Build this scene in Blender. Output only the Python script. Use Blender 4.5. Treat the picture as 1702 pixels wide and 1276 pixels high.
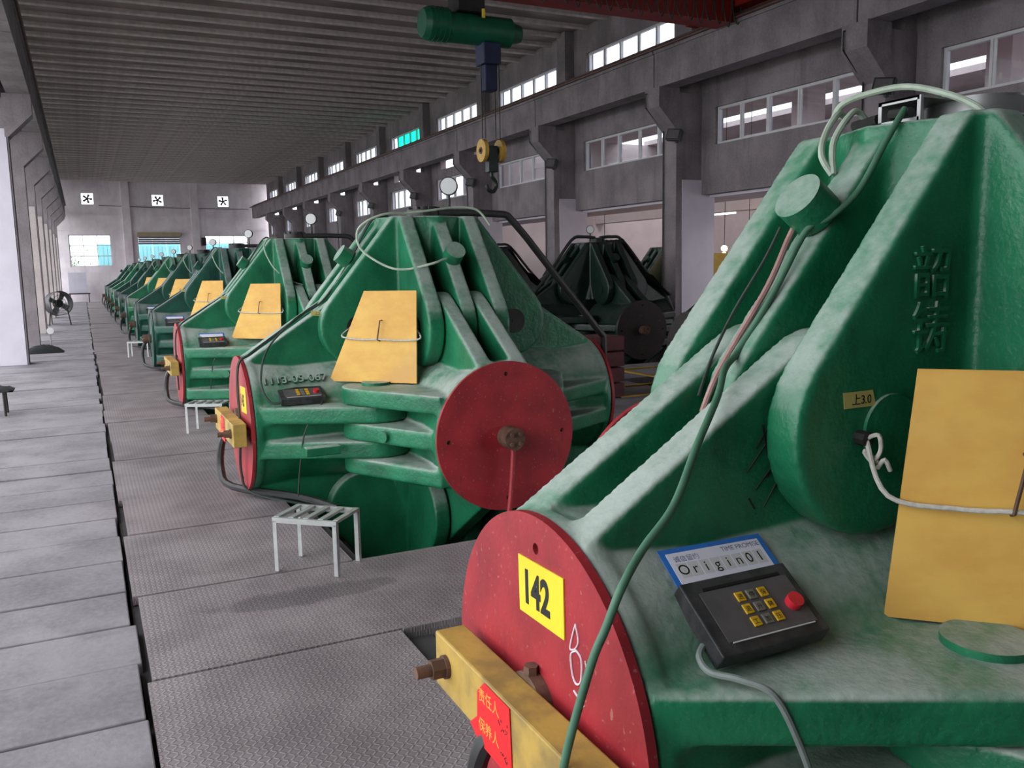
import bpy, bmesh, math, random
from mathutils import Vector, Matrix
random.seed(7)
S = bpy.context.scene
COL = S.collection
for o in list(bpy.data.objects): bpy.data.objects.remove(o)

# ---------------------------------------------------------------- camera, sky, exposure
cam = bpy.data.cameras.new('camera'); CAM = bpy.data.objects.new('camera', cam); COL.objects.link(CAM)
yaw, pit, rol = math.radians(26.07), math.radians(7.79), math.radians(1.05)
F = Vector((math.sin(yaw)*math.cos(pit), math.cos(yaw)*math.cos(pit), -math.sin(pit)))
Rt = Vector((math.cos(yaw), -math.sin(yaw), 0)); D = F.cross(Rt)
Rr = math.cos(rol)*Rt + math.sin(rol)*D; Dr = -math.sin(rol)*Rt + math.cos(rol)*D
Mx = Matrix((Rr, -Dr, -F)).transposed().to_4x4(); Mx.translation = Vector((0, 0, 1.7))
CAM.matrix_world = Mx
cam.sensor_width = 36; cam.lens = 36*1440/1702; cam.clip_start = .05; cam.clip_end = 400
S.camera = CAM
W = bpy.data.worlds.new('overcast'); S.world = W; W.use_nodes = True
nt = W.node_tree; bg = nt.nodes['Background']
bg.inputs[0].default_value = (.93, .965, 1.0, 1); bg.inputs[1].default_value = 1.0
S.view_settings.view_transform = 'Standard'; S.view_settings.look = 'None'
S.view_settings.gamma = 1; S.view_settings.use_curve_mapping = False
S.view_settings.exposure = 2.0

# ---------------------------------------------------------------- materials
def srgb(r, g, b):
    f = lambda c: (c/255/12.92) if c/255 <= .04045 else ((c/255+.055)/1.055)**2.4
    return (f(r), f(g), f(b), 1)
class NT:
    def __init__(s, name):
        s.m = bpy.data.materials.new(name); s.m.use_nodes = True
        s.t = s.m.node_tree; s.b = s.t.nodes['Principled BSDF']; s.out = s.t.nodes['Material Output']
        s.co = None
    def n(s, typ, **kw):
        x = s.t.nodes.new(typ)
        for k, v in kw.items():
            if k[0] == 'i' and k[1:].isdigit(): x.inputs[int(k[1:])].default_value = v
            else: setattr(x, k, v)
        return x
    def l(s, a, b): s.t.links.new(a, b)
    def coord(s):
        if not s.co: s.co = s.n('ShaderNodeTexCoord').outputs['Object']
        return s.co
    def noise(s, scale, detail=4, rough=.55, stretch=None):
        v = s.coord()
        if stretch:
            mp = s.n('ShaderNodeMapping'); mp.inputs['Scale'].default_value = stretch
            s.l(v, mp.inputs[0]); v = mp.outputs[0]
        x = s.n('ShaderNodeTexNoise'); x.inputs['Scale'].default_value = scale
        x.inputs['Detail'].default_value = detail; x.inputs['Roughness'].default_value = rough
        s.l(v, x.inputs['Vector']); return x.outputs['Fac']
    def ramp(s, fac, lo, hi):
        x = s.n('ShaderNodeMapRange'); x.inputs['From Min'].default_value = lo; x.inputs['From Max'].default_value = hi
        x.interpolation_type = 'SMOOTHSTEP'; s.l(fac, x.inputs['Value']); return x.outputs['Result']
    def mix(s, fac, a, b):
        x = s.n('ShaderNodeMix', data_type='RGBA')
        if isinstance(fac, (int, float)): x.inputs[0].default_value = fac
        else: s.l(fac, x.inputs[0])
        for i, v in ((6, a), (7, b)):
            if isinstance(v, (tuple, list)): x.inputs[i].default_value = v
            else: s.l(v, x.inputs[i])
        return x.outputs[2]
    def math(s, op, a, b=None, c=None):
        x = s.n('ShaderNodeMath', operation=op)
        for i, v in enumerate((a, b, c)):
            if v is None: continue
            if isinstance(v, (int, float)): x.inputs[i].default_value = v
            else: s.l(v, x.inputs[i])
        return x.outputs[0]
    def bump(s, h, st=.3, dist=.01):
        x = s.n('ShaderNodeBump'); x.inputs['Strength'].default_value = st; x.inputs['Distance'].default_value = dist
        s.l(h, x.inputs['Height']); s.l(x.outputs[0], s.b.inputs['Normal'])
    def base(s, c):
        if isinstance(c, (tuple, list)): s.b.inputs['Base Color'].default_value = c
        else: s.l(c, s.b.inputs['Base Color'])
    def rm(s, rough, metal=0, spec=None):
        s.b.inputs['Roughness'].default_value = rough; s.b.inputs['Metallic'].default_value = metal
        if spec is not None: s.b.inputs['Specular IOR Level'].default_value = spec
M = {}
def simple(name, c, rough=.6, metal=0, var=.25, scale=6, bump=0, c2=None):
    k = NT(name); c2 = c2 or tuple(v*(1-var) for v in c[:3])+(1,)
    k.base(k.mix(k.ramp(k.noise(scale), .35, .65), c, c2)); k.rm(rough, metal)
    if bump: k.bump(k.noise(scale*8), bump, .01)
    M[name] = k.m; return k.m
def cast_paint(name, green, dust, dustamt, dark):
    k = NT(name)
    n1 = k.noise(3.5, 6); n2 = k.noise(26, 5)
    c = k.mix(k.ramp(n1, .3, .72), green, dark)
    g = k.n('ShaderNodeNewGeometry'); sp = k.n('ShaderNodeSeparateXYZ'); k.l(g.outputs['Normal'], sp.inputs[0])
    up = k.ramp(sp.outputs[2], .22, .75)
    d = k.math('MULTIPLY', k.math('MULTIPLY', up, k.ramp(k.math('ADD', k.math('MULTIPLY', n1, .7), k.math('MULTIPLY', n2, .3)), .24, .62)), dustamt)
    lightd = k.math('MULTIPLY', k.ramp(k.noise(120, 3), .55, .8), .10)
    d = k.math('MAXIMUM', d, lightd)
    k.base(k.mix(d, c, dust))
    rr = k.n('ShaderNodeMapRange'); k.l(d, rr.inputs['Value']); rr.inputs['To Min'].default_value = .36; rr.inputs['To Max'].default_value = .8
    k.l(rr.outputs[0], k.b.inputs['Roughness'])
    k.b.inputs['Specular IOR Level'].default_value = .45
    k.bump(k.math('ADD', k.math('MULTIPLY', k.noise(45, 4), .6), k.noise(9, 3)), .42, .012)
    M[name] = k.m
cast_paint('green_cast', srgb(34, 122, 84), srgb(172, 180, 174), .85, srgb(20, 92, 62))
cast_paint('dark_shaded_green_cast', srgb(9, 38, 28), srgb(52, 58, 56), .5, srgb(7, 26, 22))  # shade of the back presses put into the paint; hook block's plain dark green too
cast_paint('dimmed_blue_green_cast', srgb(24, 84, 66), srgb(150, 155, 155), .7, srgb(14, 60, 52))  # dimmer, bluish light on the farther presses put into the green; their covers share it
def red_cover(name, c1, c2):
    k = NT(name); st = k.ramp(k.noise(5, 5, .6, (1, 3, .7)), .6, .75)
    c = k.mix(k.ramp(k.noise(4), .3, .7), c1, c2)
    sc = k.ramp(k.noise(60, 6), .62, .72)
    c = k.mix(k.math('MULTIPLY', st, .55), c, srgb(70, 40, 38)); c = k.mix(k.math('MULTIPLY', sc, .35), c, srgb(190, 150, 140))
    k.base(c); k.rm(.5); k.bump(k.noise(40), .12); M[name] = k.m
red_cover('red_paint', srgb(162, 40, 48), srgb(134, 30, 38)); red_cover('shaded_cover', srgb(40, 26, 26), srgb(26, 20, 20))  # second one: back-row covers with their shade put into the red
def concrete(name, a, b, stain=.5, rough=.9):
    k = NT(name); c = k.mix(k.ramp(k.noise(1.3, 6), .3, .7), a, b)
    st = k.ramp(k.noise(1.6, 6, .62, (2.2, 2.2, .4)), .46, .74)
    c = k.mix(k.math('MULTIPLY', st, stain), c, tuple(v*.38 for v in a[:3])+(1,))
    fine = k.ramp(k.noise(30, 5), .3, .8); c = k.mix(k.math('MULTIPLY', fine, .22), c, tuple(min(1, v*1.6) for v in a[:3])+(1,))
    k.base(c); k.rm(rough); k.bump(k.noise(22, 6), .3, .01); M[name] = k.m
concrete('concrete', srgb(142, 132, 136), srgb(112, 104, 108), .65); concrete('concrete_far_glow', srgb(236, 226, 230), srgb(220, 206, 213), .25)  # far wall concrete is paler, with the far end's glow and haze put in
concrete('slab_concrete', srgb(138, 132, 137), srgb(108, 103, 108), .5); concrete('pit_concrete', srgb(70, 66, 66), srgb(50, 48, 48))
concrete('pale_concrete', srgb(190, 178, 176), srgb(170, 158, 158), .2)
simple('white_plaster', srgb(214, 206, 218), .85, var=.08, scale=2); simple('pink_plaster', srgb(206, 190, 190), .9, var=.1, scale=1.5)
simple('ceiling_panel', srgb(142, 129, 125), .42, var=.3, scale=.6, c2=srgb(104, 94, 91)); simple('ceiling_lip', srgb(206, 196, 192), .4, var=.2)
simple('window_white', srgb(205, 203, 206), .5, var=.08); simple('steel', srgb(150, 150, 150), .4, .7, .3, 8); simple('dark_steel', srgb(58, 56, 56), .5, .5, .3, 8)
simple('alu', srgb(190, 192, 190), .42, .55, .2, 9); simple('rust', srgb(112, 84, 70), .7, .3, .4, 14, .2)
simple('black_plastic', srgb(40, 40, 42), .5, 0, .35, 20, .1, srgb(66, 64, 66)); simple('panel_grey', srgb(92, 88, 90), .45, 0, .2, 16)
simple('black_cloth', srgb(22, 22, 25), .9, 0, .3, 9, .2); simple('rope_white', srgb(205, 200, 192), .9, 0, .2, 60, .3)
simple('cable_green', srgb(72, 116, 92), .6, 0, .2, 15); simple('cable_pink', srgb(168, 128, 124), .6, 0, .2, 15); simple('cable_grey', srgb(128, 138, 134), .6, 0, .2, 15)
simple('cable_dark', srgb(48, 60, 54), .6, 0, .2, 15); simple('cable_pale', srgb(172, 186, 168), .6, 0, .2, 15); simple('pipe_dark', srgb(62, 62, 62), .45, .3, .3, 10)
simple('red_crane', srgb(150, 28, 24), .5, 0, .25, 3); simple('hoist_green', srgb(16, 92, 66), .4, 0, .25, 5); simple('hoist_blue', srgb(30, 40, 72), .6, 0, .3, 6)
simple('rail_brown', srgb(96, 70, 64), .6, .2, .3, 6); simple('pulley_yellow', srgb(196, 156, 70), .5, 0, .25, 8)
simple('key_yellow', srgb(214, 168, 34), .4, 0, .15, 30); simple('key_grey', srgb(120, 116, 104), .4, 0, .15, 30); simple('button_red', srgb(214, 44, 58), .35, 0, .12, 20)
simple('card_blue', srgb(52, 116, 200), .4, 0, .08, 5); simple('card_white', srgb(226, 224, 238), .45, 0, .04, 5); simple('ink_black', srgb(24, 22, 24), .6, 0, .1, 5)
simple('ink_grey', srgb(110, 112, 140), .6, 0, .1, 5); simple('sticker_yellow', srgb(236, 208, 48), .4, 0, .08, 12); simple('paper_red', srgb(222, 28, 34), .55, 0, .08, 8)
simple('ink_gold', srgb(226, 168, 70), .5, 0, .1, 8); simple('tape_yellow', srgb(206, 192, 116), .7, 0, .1, 10); simple('chalk', srgb(226, 206, 216), .9, 0, .15, 40)
simple('bar_yellow', srgb(180, 148, 70), .6, 0, .3, 7, .1, srgb(140, 116, 64)); simple('line_yellow', srgb(176, 140, 44), .6, 0, .3, 4)
simple('cyan_sheet', srgb(176, 246, 248), .5, 0, .1, 1); simple('roller_cream', srgb(170, 156, 128), .6, 0, .1, 3); simple('roller_grey', srgb(128, 126, 140), .6, 0, .1, 3)
simple('ground_out', srgb(150, 152, 146), .9, 0, .2, .5); simple('leaf', srgb(132, 172, 60), .7, 0, .35, 4); simple('dial_white', srgb(222, 222, 222), .35, 0, .04, 3)
simple('flood_body', srgb(44, 44, 46), .5, 0, .2, 6); simple('brick_red', srgb(92, 40, 44), .7, 0, .3, 6); simple('white_board', srgb(196, 190, 204), .6, 0, .08, 2)
k = NT('yellow_board'); a = k.ramp(k.noise(3.2, 5, .6, (1, 1, 1.6)), .35, .62)
k.base(k.mix(k.math('MULTIPLY', k.ramp(k.noise(1.7, 4), .5, .68), .45), k.mix(a, srgb(230, 184, 92), srgb(218, 164, 80)), srgb(206, 164, 116))); k.rm(.6); k.bump(k.noise(30), .08); M['yellow_board'] = k.m
k = NT('tread_plate')                                  # raised lozenges on a rolled steel plate
mp = k.n('ShaderNodeMapping'); mp.inputs['Scale'].default_value = (38, 38, 38); k.l(k.coord(), mp.inputs[0])
fr = k.n('ShaderNodeVectorMath', operation='FRACTION'); k.l(mp.outputs[0], fr.inputs[0]); fx = k.n('ShaderNodeSeparateXYZ'); k.l(fr.outputs[0], fx.inputs[0])
ck = k.n('ShaderNodeTexChecker'); ck.inputs['Scale'].default_value = 1; k.l(mp.outputs[0], ck.inputs['Vector'])
x_ = k.math('SUBTRACT', fx.outputs[0], .5); y_ = k.math('SUBTRACT', fx.outputs[1], .5)
aa = k.math('ABSOLUTE', k.math('ADD', x_, y_)); bb = k.math('ABSOLUTE', k.math('SUBTRACT', x_, y_))
def dash(p, q): return k.math('MULTIPLY', k.ramp(p, .26, .10), k.ramp(q, .70, .50))
h = k.n('ShaderNodeMix', data_type='FLOAT'); k.l(ck.outputs['Fac'], h.inputs[0]); k.l(dash(aa, bb), h.inputs[2]); k.l(dash(bb, aa), h.inputs[3])
hh = h.outputs[0]
c = k.mix(k.ramp(k.noise(2.1, 6), .3, .7), srgb(110, 100, 103), srgb(138, 128, 130))
c = k.mix(k.math('MULTIPLY', k.ramp(k.noise(.9, 5), .55, .72), .5), c, srgb(62, 58, 60)); c = k.mix(k.math('MULTIPLY', hh, .2), c, srgb(176, 168, 166))
mp2 = k.n('ShaderNodeMapping'); mp2.inputs['Location'].default_value = (-.92, -4.42, 0); k.l(k.coord(), mp2.inputs[0])   # a dried oil spill by the stool
mp3 = k.n('ShaderNodeMapping'); mp3.inputs['Rotation'].default_value = (0, 0, -.26); mp3.inputs['Scale'].default_value = (2.0, 7.5, 0); k.l(mp2.outputs[0], mp3.inputs[0])
ln = k.n('ShaderNodeVectorMath', operation='LENGTH'); k.l(mp3.outputs[0], ln.inputs[0])
sp_ = k.ramp(k.math('ADD', ln.outputs['Value'], k.math('MULTIPLY', k.noise(7, 4), 1.3)), 1.75, 1.35)
c = k.mix(k.math('MULTIPLY', sp_, .5), c, srgb(58, 52, 54))
k.base(c); k.rm(.6, .15); k.bump(hh, .55, .006); M['tread_plate'] = k.m
k = NT('glass'); k.t.nodes.remove(k.b); tr = k.n('ShaderNodeBsdfTransparent'); gl = k.n('ShaderNodeBsdfGlossy'); gl.inputs['Roughness'].default_value = .03
tr.inputs[0].default_value = (.86, .89, .92, 1); gl.inputs[0].default_value = (.8, .8, .85, 1); mx = k.n('ShaderNodeMixShader'); mx.inputs[0].default_value = .18
k.l(tr.outputs[0], mx.inputs[1]); k.l(gl.outputs[0], mx.inputs[2]); k.l(mx.outputs[0], k.out.inputs[0]); M['glass'] = k.m
k = NT('glass_green'); k.t.nodes.remove(k.b); tr = k.n('ShaderNodeBsdfTransparent'); tr.inputs[0].default_value = (.08, .85, .62, 1); k.l(tr.outputs[0], k.out.inputs[0]); M['glass_green'] = k.m
k = NT('lamp_warm'); k.b.inputs['Emission Color'].default_value = (1, .62, .2, 1); k.b.inputs['Emission Strength'].default_value = 9; M['lamp_warm'] = k.m

# ---------------------------------------------------------------- mesh helpers
class MB:
    def __init__(s): s.v = []; s.f = []
    def add(s, vs, fs):
        o = len(s.v); s.v += [tuple(v) for v in vs]; s.f += [tuple(i+o for i in f) for f in fs]; return s
    def box(s, x0, x1, y0, y1, z0, z1, T=None):
        vs = [Vector((x, y, z)) for x in (x0, x1) for y in (y0, y1) for z in (z0, z1)]
        if T: vs = [T @ v for v in vs]
        return s.add(vs, [(0, 1, 3, 2), (4, 6, 7, 5), (0, 4, 5, 1), (2, 3, 7, 6), (0, 2, 6, 4), (1, 5, 7, 3)])
    def cyl(s, p0, p1, r, seg=16, r2=None, caps=True):
        p0, p1 = Vector(p0), Vector(p1); r2 = r if r2 is None else r2
        d = (p1-p0).normalized(); a = d.orthogonal().normalized(); b = d.cross(a)
        vs = []
        for p, q in ((p0, r), (p1, r2)):
            for i in range(seg):
                t = 2*math.pi*i/seg; vs.append(p+q*(math.cos(t)*a+math.sin(t)*b))
        fs = [(i, (i+1) % seg, seg+(i+1) % seg, seg+i) for i in range(seg)]
        if caps: fs += [tuple(range(seg-1, -1, -1)), tuple(range(seg, 2*seg))]
        return s.add(vs, fs)
    def prism(s, prof, fn, d0, d1):
        n = len(prof); vs = [fn(u, w, d0) for u, w in prof]+[fn(u, w, d1) for u, w in prof]
        return s.add(vs, [tuple(range(n-1, -1, -1)), tuple(range(n, 2*n))]+[(i, (i+1) % n, n+(i+1) % n, n+i) for i in range(n)])
    def tube(s, pts, r, seg=8, sub=6):
        P = [Vector(p) for p in pts]
        if sub > 1 and len(P) > 2:
            Q = []
            for i in range(len(P)-1):
                p0, p1, p2, p3 = P[max(i-1, 0)], P[i], P[i+1], P[min(i+2, len(P)-1)]
                for j in range(sub):
                    t = j/sub
                    Q.append(.5*((2*p1)+(p2-p0)*t+(2*p0-5*p1+4*p2-p3)*t*t+(3*p1-p0-3*p2+p3)*t**3))
            P = Q+[P[-1]]
        n = len(P); a = None; vs = []
        for i in range(n):
            d = (P[min(i+1, n-1)]-P[max(i-1, 0)]).normalized()
            a = d.orthogonal().normalized() if a is None else (a-d*a.dot(d)).normalized()
            b = d.cross(a)
            for j in range(seg):
                t = 2*math.pi*j/seg; vs.append(P[i]+r*(math.cos(t)*a+math.sin(t)*b))
        fs = [(i*seg+j, i*seg+(j+1) % seg, (i+1)*seg+(j+1) % seg, (i+1)*seg+j) for i in range(n-1) for j in range(seg)]
        fs += [tuple(range(seg-1, -1, -1)), tuple(range((n-1)*seg, n*seg))]
        return s.add(vs, fs)
    def mesh(s, name, mat, smooth=False):
        me = bpy.data.meshes.new(name); me.from_pydata(s.v, [], s.f); me.update()
        bm = bmesh.new(); bm.from_mesh(me); bmesh.ops.recalc_face_normals(bm, faces=bm.faces); bm.to_mesh(me); bm.free()
        if mat: me.materials.append(M[mat])
        if smooth:
            for p in me.polygons: p.use_smooth = True
            me.set_sharp_from_angle(angle=math.radians(40))
        return me
    def build(s, name, mat, parent=None, smooth=False, bevel=0, loc=None):
        o = link(name, s.mesh(name, mat, smooth), parent, loc)
        if bevel:
            b = o.modifiers.new('bevel', 'BEVEL'); b.width = bevel; b.segments = 2; b.limit_method = 'ANGLE'
        if smooth:
            set_smooth(o)
        return o
def set_smooth(o, ang=40):
    me = o.data
    for p in me.polygons: p.use_smooth = True
    me.set_sharp_from_angle(angle=math.radians(ang))
def link(name, data, parent=None, loc=None):
    o = bpy.data.objects.new(name, data); COL.objects.link(o)
    if parent: o.parent = parent
    if loc: o.location = loc
    return o
def tag(o, label, cat, group=None):
    o['label'] = label; o['category'] = cat
    if group: o['group'] = group
    return o
def struct(o): o['kind'] = 'structure'; return o
def thing(name, label, cat, loc=(0, 0, 0), group=None, rz=0):
    o = link(name, None, None, loc); o.rotation_euler.z = rz; return tag(o, label, cat, group)
def copy_tree(o, parent=None):
    c = o.copy(); COL.objects.link(c); c.parent = parent
    for ch in list(o.children): copy_tree(ch, c)
    return c
def frame(origin, right, up):
    r = Vector(right).normalized(); u = Vector(up); u = (u-r*u.dot(r)).normalized(); n = r.cross(u)
    m = Matrix((r, u, n)).transposed().to_4x4(); m.translation = Vector(origin); return m
def text(name, body, size, mat, T, parent=None, depth=.001, align='LEFT', sx=1, bold=0):
    c = bpy.data.curves.new(name, 'FONT'); c.body = body; c.size = size; c.extrude = depth; c.align_x = align; c.offset = bold
    t = bpy.data.objects.new(name, c); COL.objects.link(t); bpy.context.view_layer.update()
    me = bpy.data.meshes.new_from_object(t.evaluated_get(bpy.context.evaluated_depsgraph_get()))
    bpy.data.objects.remove(t); bpy.data.curves.remove(c)
    me.transform(Matrix.Diagonal((sx, 1, 1, 1))); me.transform(T)
    me.materials.clear(); me.materials.append(M[mat])
    return link(name, me, parent)
def hull(pts):
    P = sorted(set((round(a, 5), round(b, 5)) for a, b in pts))
    cr = lambda o, a, b: (a[0]-o[0])*(b[1]-o[1])-(a[1]-o[1])*(b[0]-o[0])
    def half(Q):
        h = []
        for p in Q:
            while len(h) > 1 and cr(h[-2], h[-1], p) <= 0: h.pop()
            h.append(p)
        return h[:-1]
    return half(P)+half(P[::-1])
def circ(cx, cy, r, n=28): return [(cx+r*math.cos(2*math.pi*i/n), cy+r*math.sin(2*math.pi*i/n)) for i in range(n)]
def ordinal(i): return ['first', 'second', 'third', 'fourth', 'fifth', 'sixth', 'seventh', 'eighth', 'ninth', 'tenth', 'eleventh', 'twelfth', 'thirteenth', 'fourteenth'][i]

# ---------------------------------------------------------------- the hall
STEP = 4.78; PY = [1.90]+[6.71+4.78*k for k in range(12)]; CY = [13.9+4.85*k for k in range(-4, 10)]          # column lines
YEND = 58.5; ZC = 7.15; XR = 11.0; XL = -1.68
fl = struct(MB().box(-30, 40, -30, 100, -1.25, -1.1).build('floor', 'pit_concrete'))
struct(MB().box(-40, -1.95, -30, 100, -1.09, -.06).build('trim_1', 'ground_out'))
# concrete slabs of the walkway, each a plank of its own
y = .4; i = 0
while y < YEND-.3:
    w = .53+random.uniform(-.05, .05); xe = .10+random.uniform(-.022, .012)
    o = MB().box(-1.9, xe, y+.008, y+w-.010, -.12, 0).build('slab', 'slab_concrete', fl, bevel=.006 if y < 20 else 0)
    o.location.z = random.uniform(-.008, .004); y += w; i += 1
struct(MB().box(-1.95, .1, -6, YEND, -1.1, -.125).box(.1, 1.38, -6, YEND, -1.1, -.055).build('trim_2', 'pit_concrete'))
for k in range(-1, 12):
    y0 = 3.77+STEP*k
    for a, b, xe in ((y0, y0+1.06, 1.30), (y0+1.06, y0+2.25, 1.30), (y0+2.25, y0+3.24, 1.22), (y0+3.24, y0+STEP, 1.23)):
        if b < 1.0 or a > 57: continue
        MB().box(.125+random.uniform(-.02, .02), xe, a+.007, min(b, 57.5)-.007, -.05, random.uniform(-.006, .006)).build('plate', 'tread_plate', fl)
    if 0 < y0 < 57:
        MB().box(1.304, 4.0, y0, y0+1.06, -.05, 0).build('plate', 'tread_plate', fl)
        MB().box(1.24, 2.4, y0-.012, y0-.002, -.10, 0).build('plate_lip', 'tread_plate', fl)
        MB().box(1.30, 4.0, y0+.02, y0+1.04, -1.1, -.06).build('plinth', 'pit_concrete', fl)
MB().box(1.24, 1.75, 1.2, 3.74, -.3, -.10).build('sill', 'pale_concrete', fl)
MB().box(4.0, 7.0, -6, YEND, -1.1, 0).build('walkway_slab', 'slab_concrete', fl); MB().box(10.25, 24, -6, YEND, -1.1, 0).build('walkway_slab', 'slab_concrete', fl)
for k in range(-1, 10):
    MB().box(7.0, 10.25, 10.75+STEP*k, 12.25+STEP*k, -1.1, 0).build('walkway_slab', 'slab_concrete', fl)
g = thing('floor_marking', 'yellow painted lines on the floor between the two rows of presses', 'floor marking', (7, 10.4, 0))
for a in ((-.95, 2.9, -.42, -.34), (-.95, 2.9, -1.2, -1.12), (-.95, 2.9, 1.2, 1.28), (.56, .64, -.34, 1.2)):
    MB().box(a[0], a[1], a[2], a[3], 0.002, .02).build('line', 'line_yellow', g)

# ceiling: precast panels with a lip on each joint
ce = struct(MB().box(XL-.4, XR+.6, -6, YEND+.3, ZC+.16, ZC+.3).build('ceiling', 'concrete'))
pm = MB().box(XL, XR, 0, .86, .06, .15).mesh('panel', 'ceiling_panel'); lm = MB().prism([(0, .1), (0, -.02), (.05, -.05), (.1, -.02), (.13, .1)], lambda u, w, d: (d, u, w), XL, XR).mesh('panel_lip', 'ceiling_lip')
for k in range(73):
    p = link('panel', pm, ce, (0, -5.6+.88*k, ZC)); link('panel_lip', lm, p, (0, -.04, 0))

def bays():
    for k in range(len(CY)-1):
        if CY[k] < YEND: yield k, CY[k], min(CY[k+1], YEND)
wr = MB()
WU = (.9, 4.3); WL = (.85, 4.45)
for k, a, b in bays():
    solid = b > 27
    wr.box(XR, XR+.2, a+.2, b+.2, -.1 if solid else 3.0, 3.91).box(XR, XR+.2, a+.2, a+WL[0], 3.91, 4.6).box(XR, XR+.2, a+WL[1], b+.2, 3.91, 4.6)
    if solid:
        wr.box(XR, XR+.2, a+.2, b+.2, 4.6, 4.9).box(XR, XR+.2, a+.2, a+1, 4.9, 5.2).box(XR, XR+.2, a+4, b+.2, 4.9, 5.2).box(XR, XR+.2, a+.2, b+.2, 5.2, 5.95)
    else: wr.box(XR, XR+.2, a+.2, b+.2, 4.6, 5.95)
    wr.box(XR, XR+.2, a+.2, a+WU[0], 5.95, 6.6).box(XR, XR+.2, a+WU[1], b+.2, 5.95, 6.6).box(XR, XR+.2, a+.2, b+.2, 6.6, ZC+.2)
struct(wr.build('wall_right', 'concrete'))
# windows
def window(n, a, b, z0, z1, cuts, green=False):
    w = struct(link('window_%d' % n, None, None, (XR+.06, a, z0))); L = b-a; H = z1-z0; t = .045
    f = MB().box(0, .07, 0, L, 0, t).box(0, .07, 0, L, H-t, H).box(0, .07, 0, t, t, H-t).box(0, .07, L-t, L, t, H-t)
    for c in cuts: f.box(0, .07, c*L-t/2, c*L+t/2, t, H-t)
    f.build('frame', 'window_white', w)
    cs = [0]+list(cuts)+[1]
    for i in range(len(cs)-1):
        y0 = cs[i]*L+t/2; y1 = cs[i+1]*L-t/2; off = .02 if i % 2 else .04
        gm = 'glass_green' if green and i < 4 else 'glass'
        p = MB().box(off, off+.006, y0, y1, t, H-t).build('pane', gm, w)
        if i % 2: MB().box(off-.012, off+.012, y0, y0+.035, t, H-t).box(off-.012, off+.012, y1-.035, y1, t, H-t).build('sash', 'window_white', p)
n = 1
for k, a, b in bays():
    window(n, a+WL[0], a+WL[1], 3.91, 4.6, (.2, .42, .62, .82) if k % 2 else (.18, .38, .6, .8)); n += 1
    window(n, a+WU[0], a+WU[1], 5.95, 6.6, (.2, .4, .6, .8), green=(k == 7)); n += 1

# columns
def column(side, y, label, i):
    X0, X1 = (10.4, XR+.2) if side > 0 else (-1.03, -1.75); s = side
    c = thing('column', label, 'column', (X0, y, -.1), 'concrete columns on the right' if s > 0 else 'concrete columns on the left')
    Lx = abs(X1-X0); fx = lambda u: s*u
    m = MB(); x0, x1 = sorted((0, fx(Lx))); m.box(x0, x1, 0, .42, 0, 5.0)
    x0, x1 = sorted((fx(.35), fx(Lx))); m.box(x0, x1, .02, .40, 5.0, ZC+.15)
    m.build('shaft', 'concrete', c)
    MB().prism([(0, 4.30), (fx(-.42), 4.72), (fx(-.42), 5.08), (fx(.05), 5.08), (fx(.05), 4.30)], lambda u, w, d: (u, d, w), -.02, .44).build('corbel', 'concrete', c)
    if s > 0 and 5 < y < 26: x0, x1, h = .14, .92, 3.38
    elif s < 0 and y > 26 or y < 20 and s < 0: x0, x1, h = fx(Lx), fx(.03), (4.45 if y < 20 else 3.7)
    else: x0 = None
    if x0 is not None: MB().box(x0, x1, -.018, .0, .1, h).build('white_board', 'white_plaster' if s > 0 or y < 20 else 'pale_concrete', c)
    if s > 0:
        MB().tube([(-.02, .36, 5.9), (-.02, .36, 5.1), (-.45, .38, 5.0), (-.45, .38, 4.75), (-.03, .38, 4.35), (-.03, .38, .1)], .014, 6, 1).build('conduit', 'pipe_dark', c)
    return c
for i, y in enumerate(CY):
    if y < 3 or y > 57.5: continue
    column(1, y, ordinal(i-2)+' concrete corbel column along the right-hand window wall', i)
    if y > 17: column(-1, y, ordinal(i-2)+' concrete column on the left side of the walkway', i)
# crane runways
def runway(name, label, xa, xb, railx):
    t = thing(name, label, 'crane runway', (0, 0, 4.98))
    for k, a, b in bays():
        MB().box(xa, xb, a+.22, a+4.85+.19, 0, .72).box(min(xa, xb)-.03, max(xa, xb)+.03, a+.22, a+4.85+.19, .62, .74).build('beam_segment', 'concrete', t)
    MB().box(railx-.04, railx+.04, -6, YEND-.3, .74, .84).build('rail', 'rail_brown', t)
    MB().tube([(xa-.05 if xa > 0 else xb+.05, -6, .70), (xa-.05 if xa > 0 else xb+.05, YEND-.3, .70)], .03, 6, 1).build('conductor', 'rail_brown', t)
runway('crane_runway', 'concrete crane beam with brown rail on the right-hand columns', 10.02, 10.40, 10.2)
runway('crane_runway', 'dark concrete crane beam along the left columns under the ceiling', -1.0, -.62, -.8)
# left side: upper wall with windows band, open bays below
wl = MB()
for k, a, b in bays():
    wl.box(XL-.2, XL, a+.2, b+.2, 5.0, 5.95).box(XL-.2, XL, a+.2, a+.8, 5.95, 6.6).box(XL-.2, XL, a+4.4, b+.2, 5.95, 6.6).box(XL-.2, XL, a+.2, b+.2, 6.6, ZC+.2)
wl.box(XL-.2, XL, -5.2, -.4, -.1, 5.0)  # solid unseen stretch beside the camera, added to keep light off the front faces
struct(wl.build('wall_left', 'concrete'))
# unseen wall behind the camera, added to cut the frontal light
struct(MB().box(XL-.4, -1.3, -5.2, -5, 0, ZC+.2).box(-1.3, XR+.2, -5.2, -5, -.1, ZC+.2).build('wall_front_blocker', 'concrete'))
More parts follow.
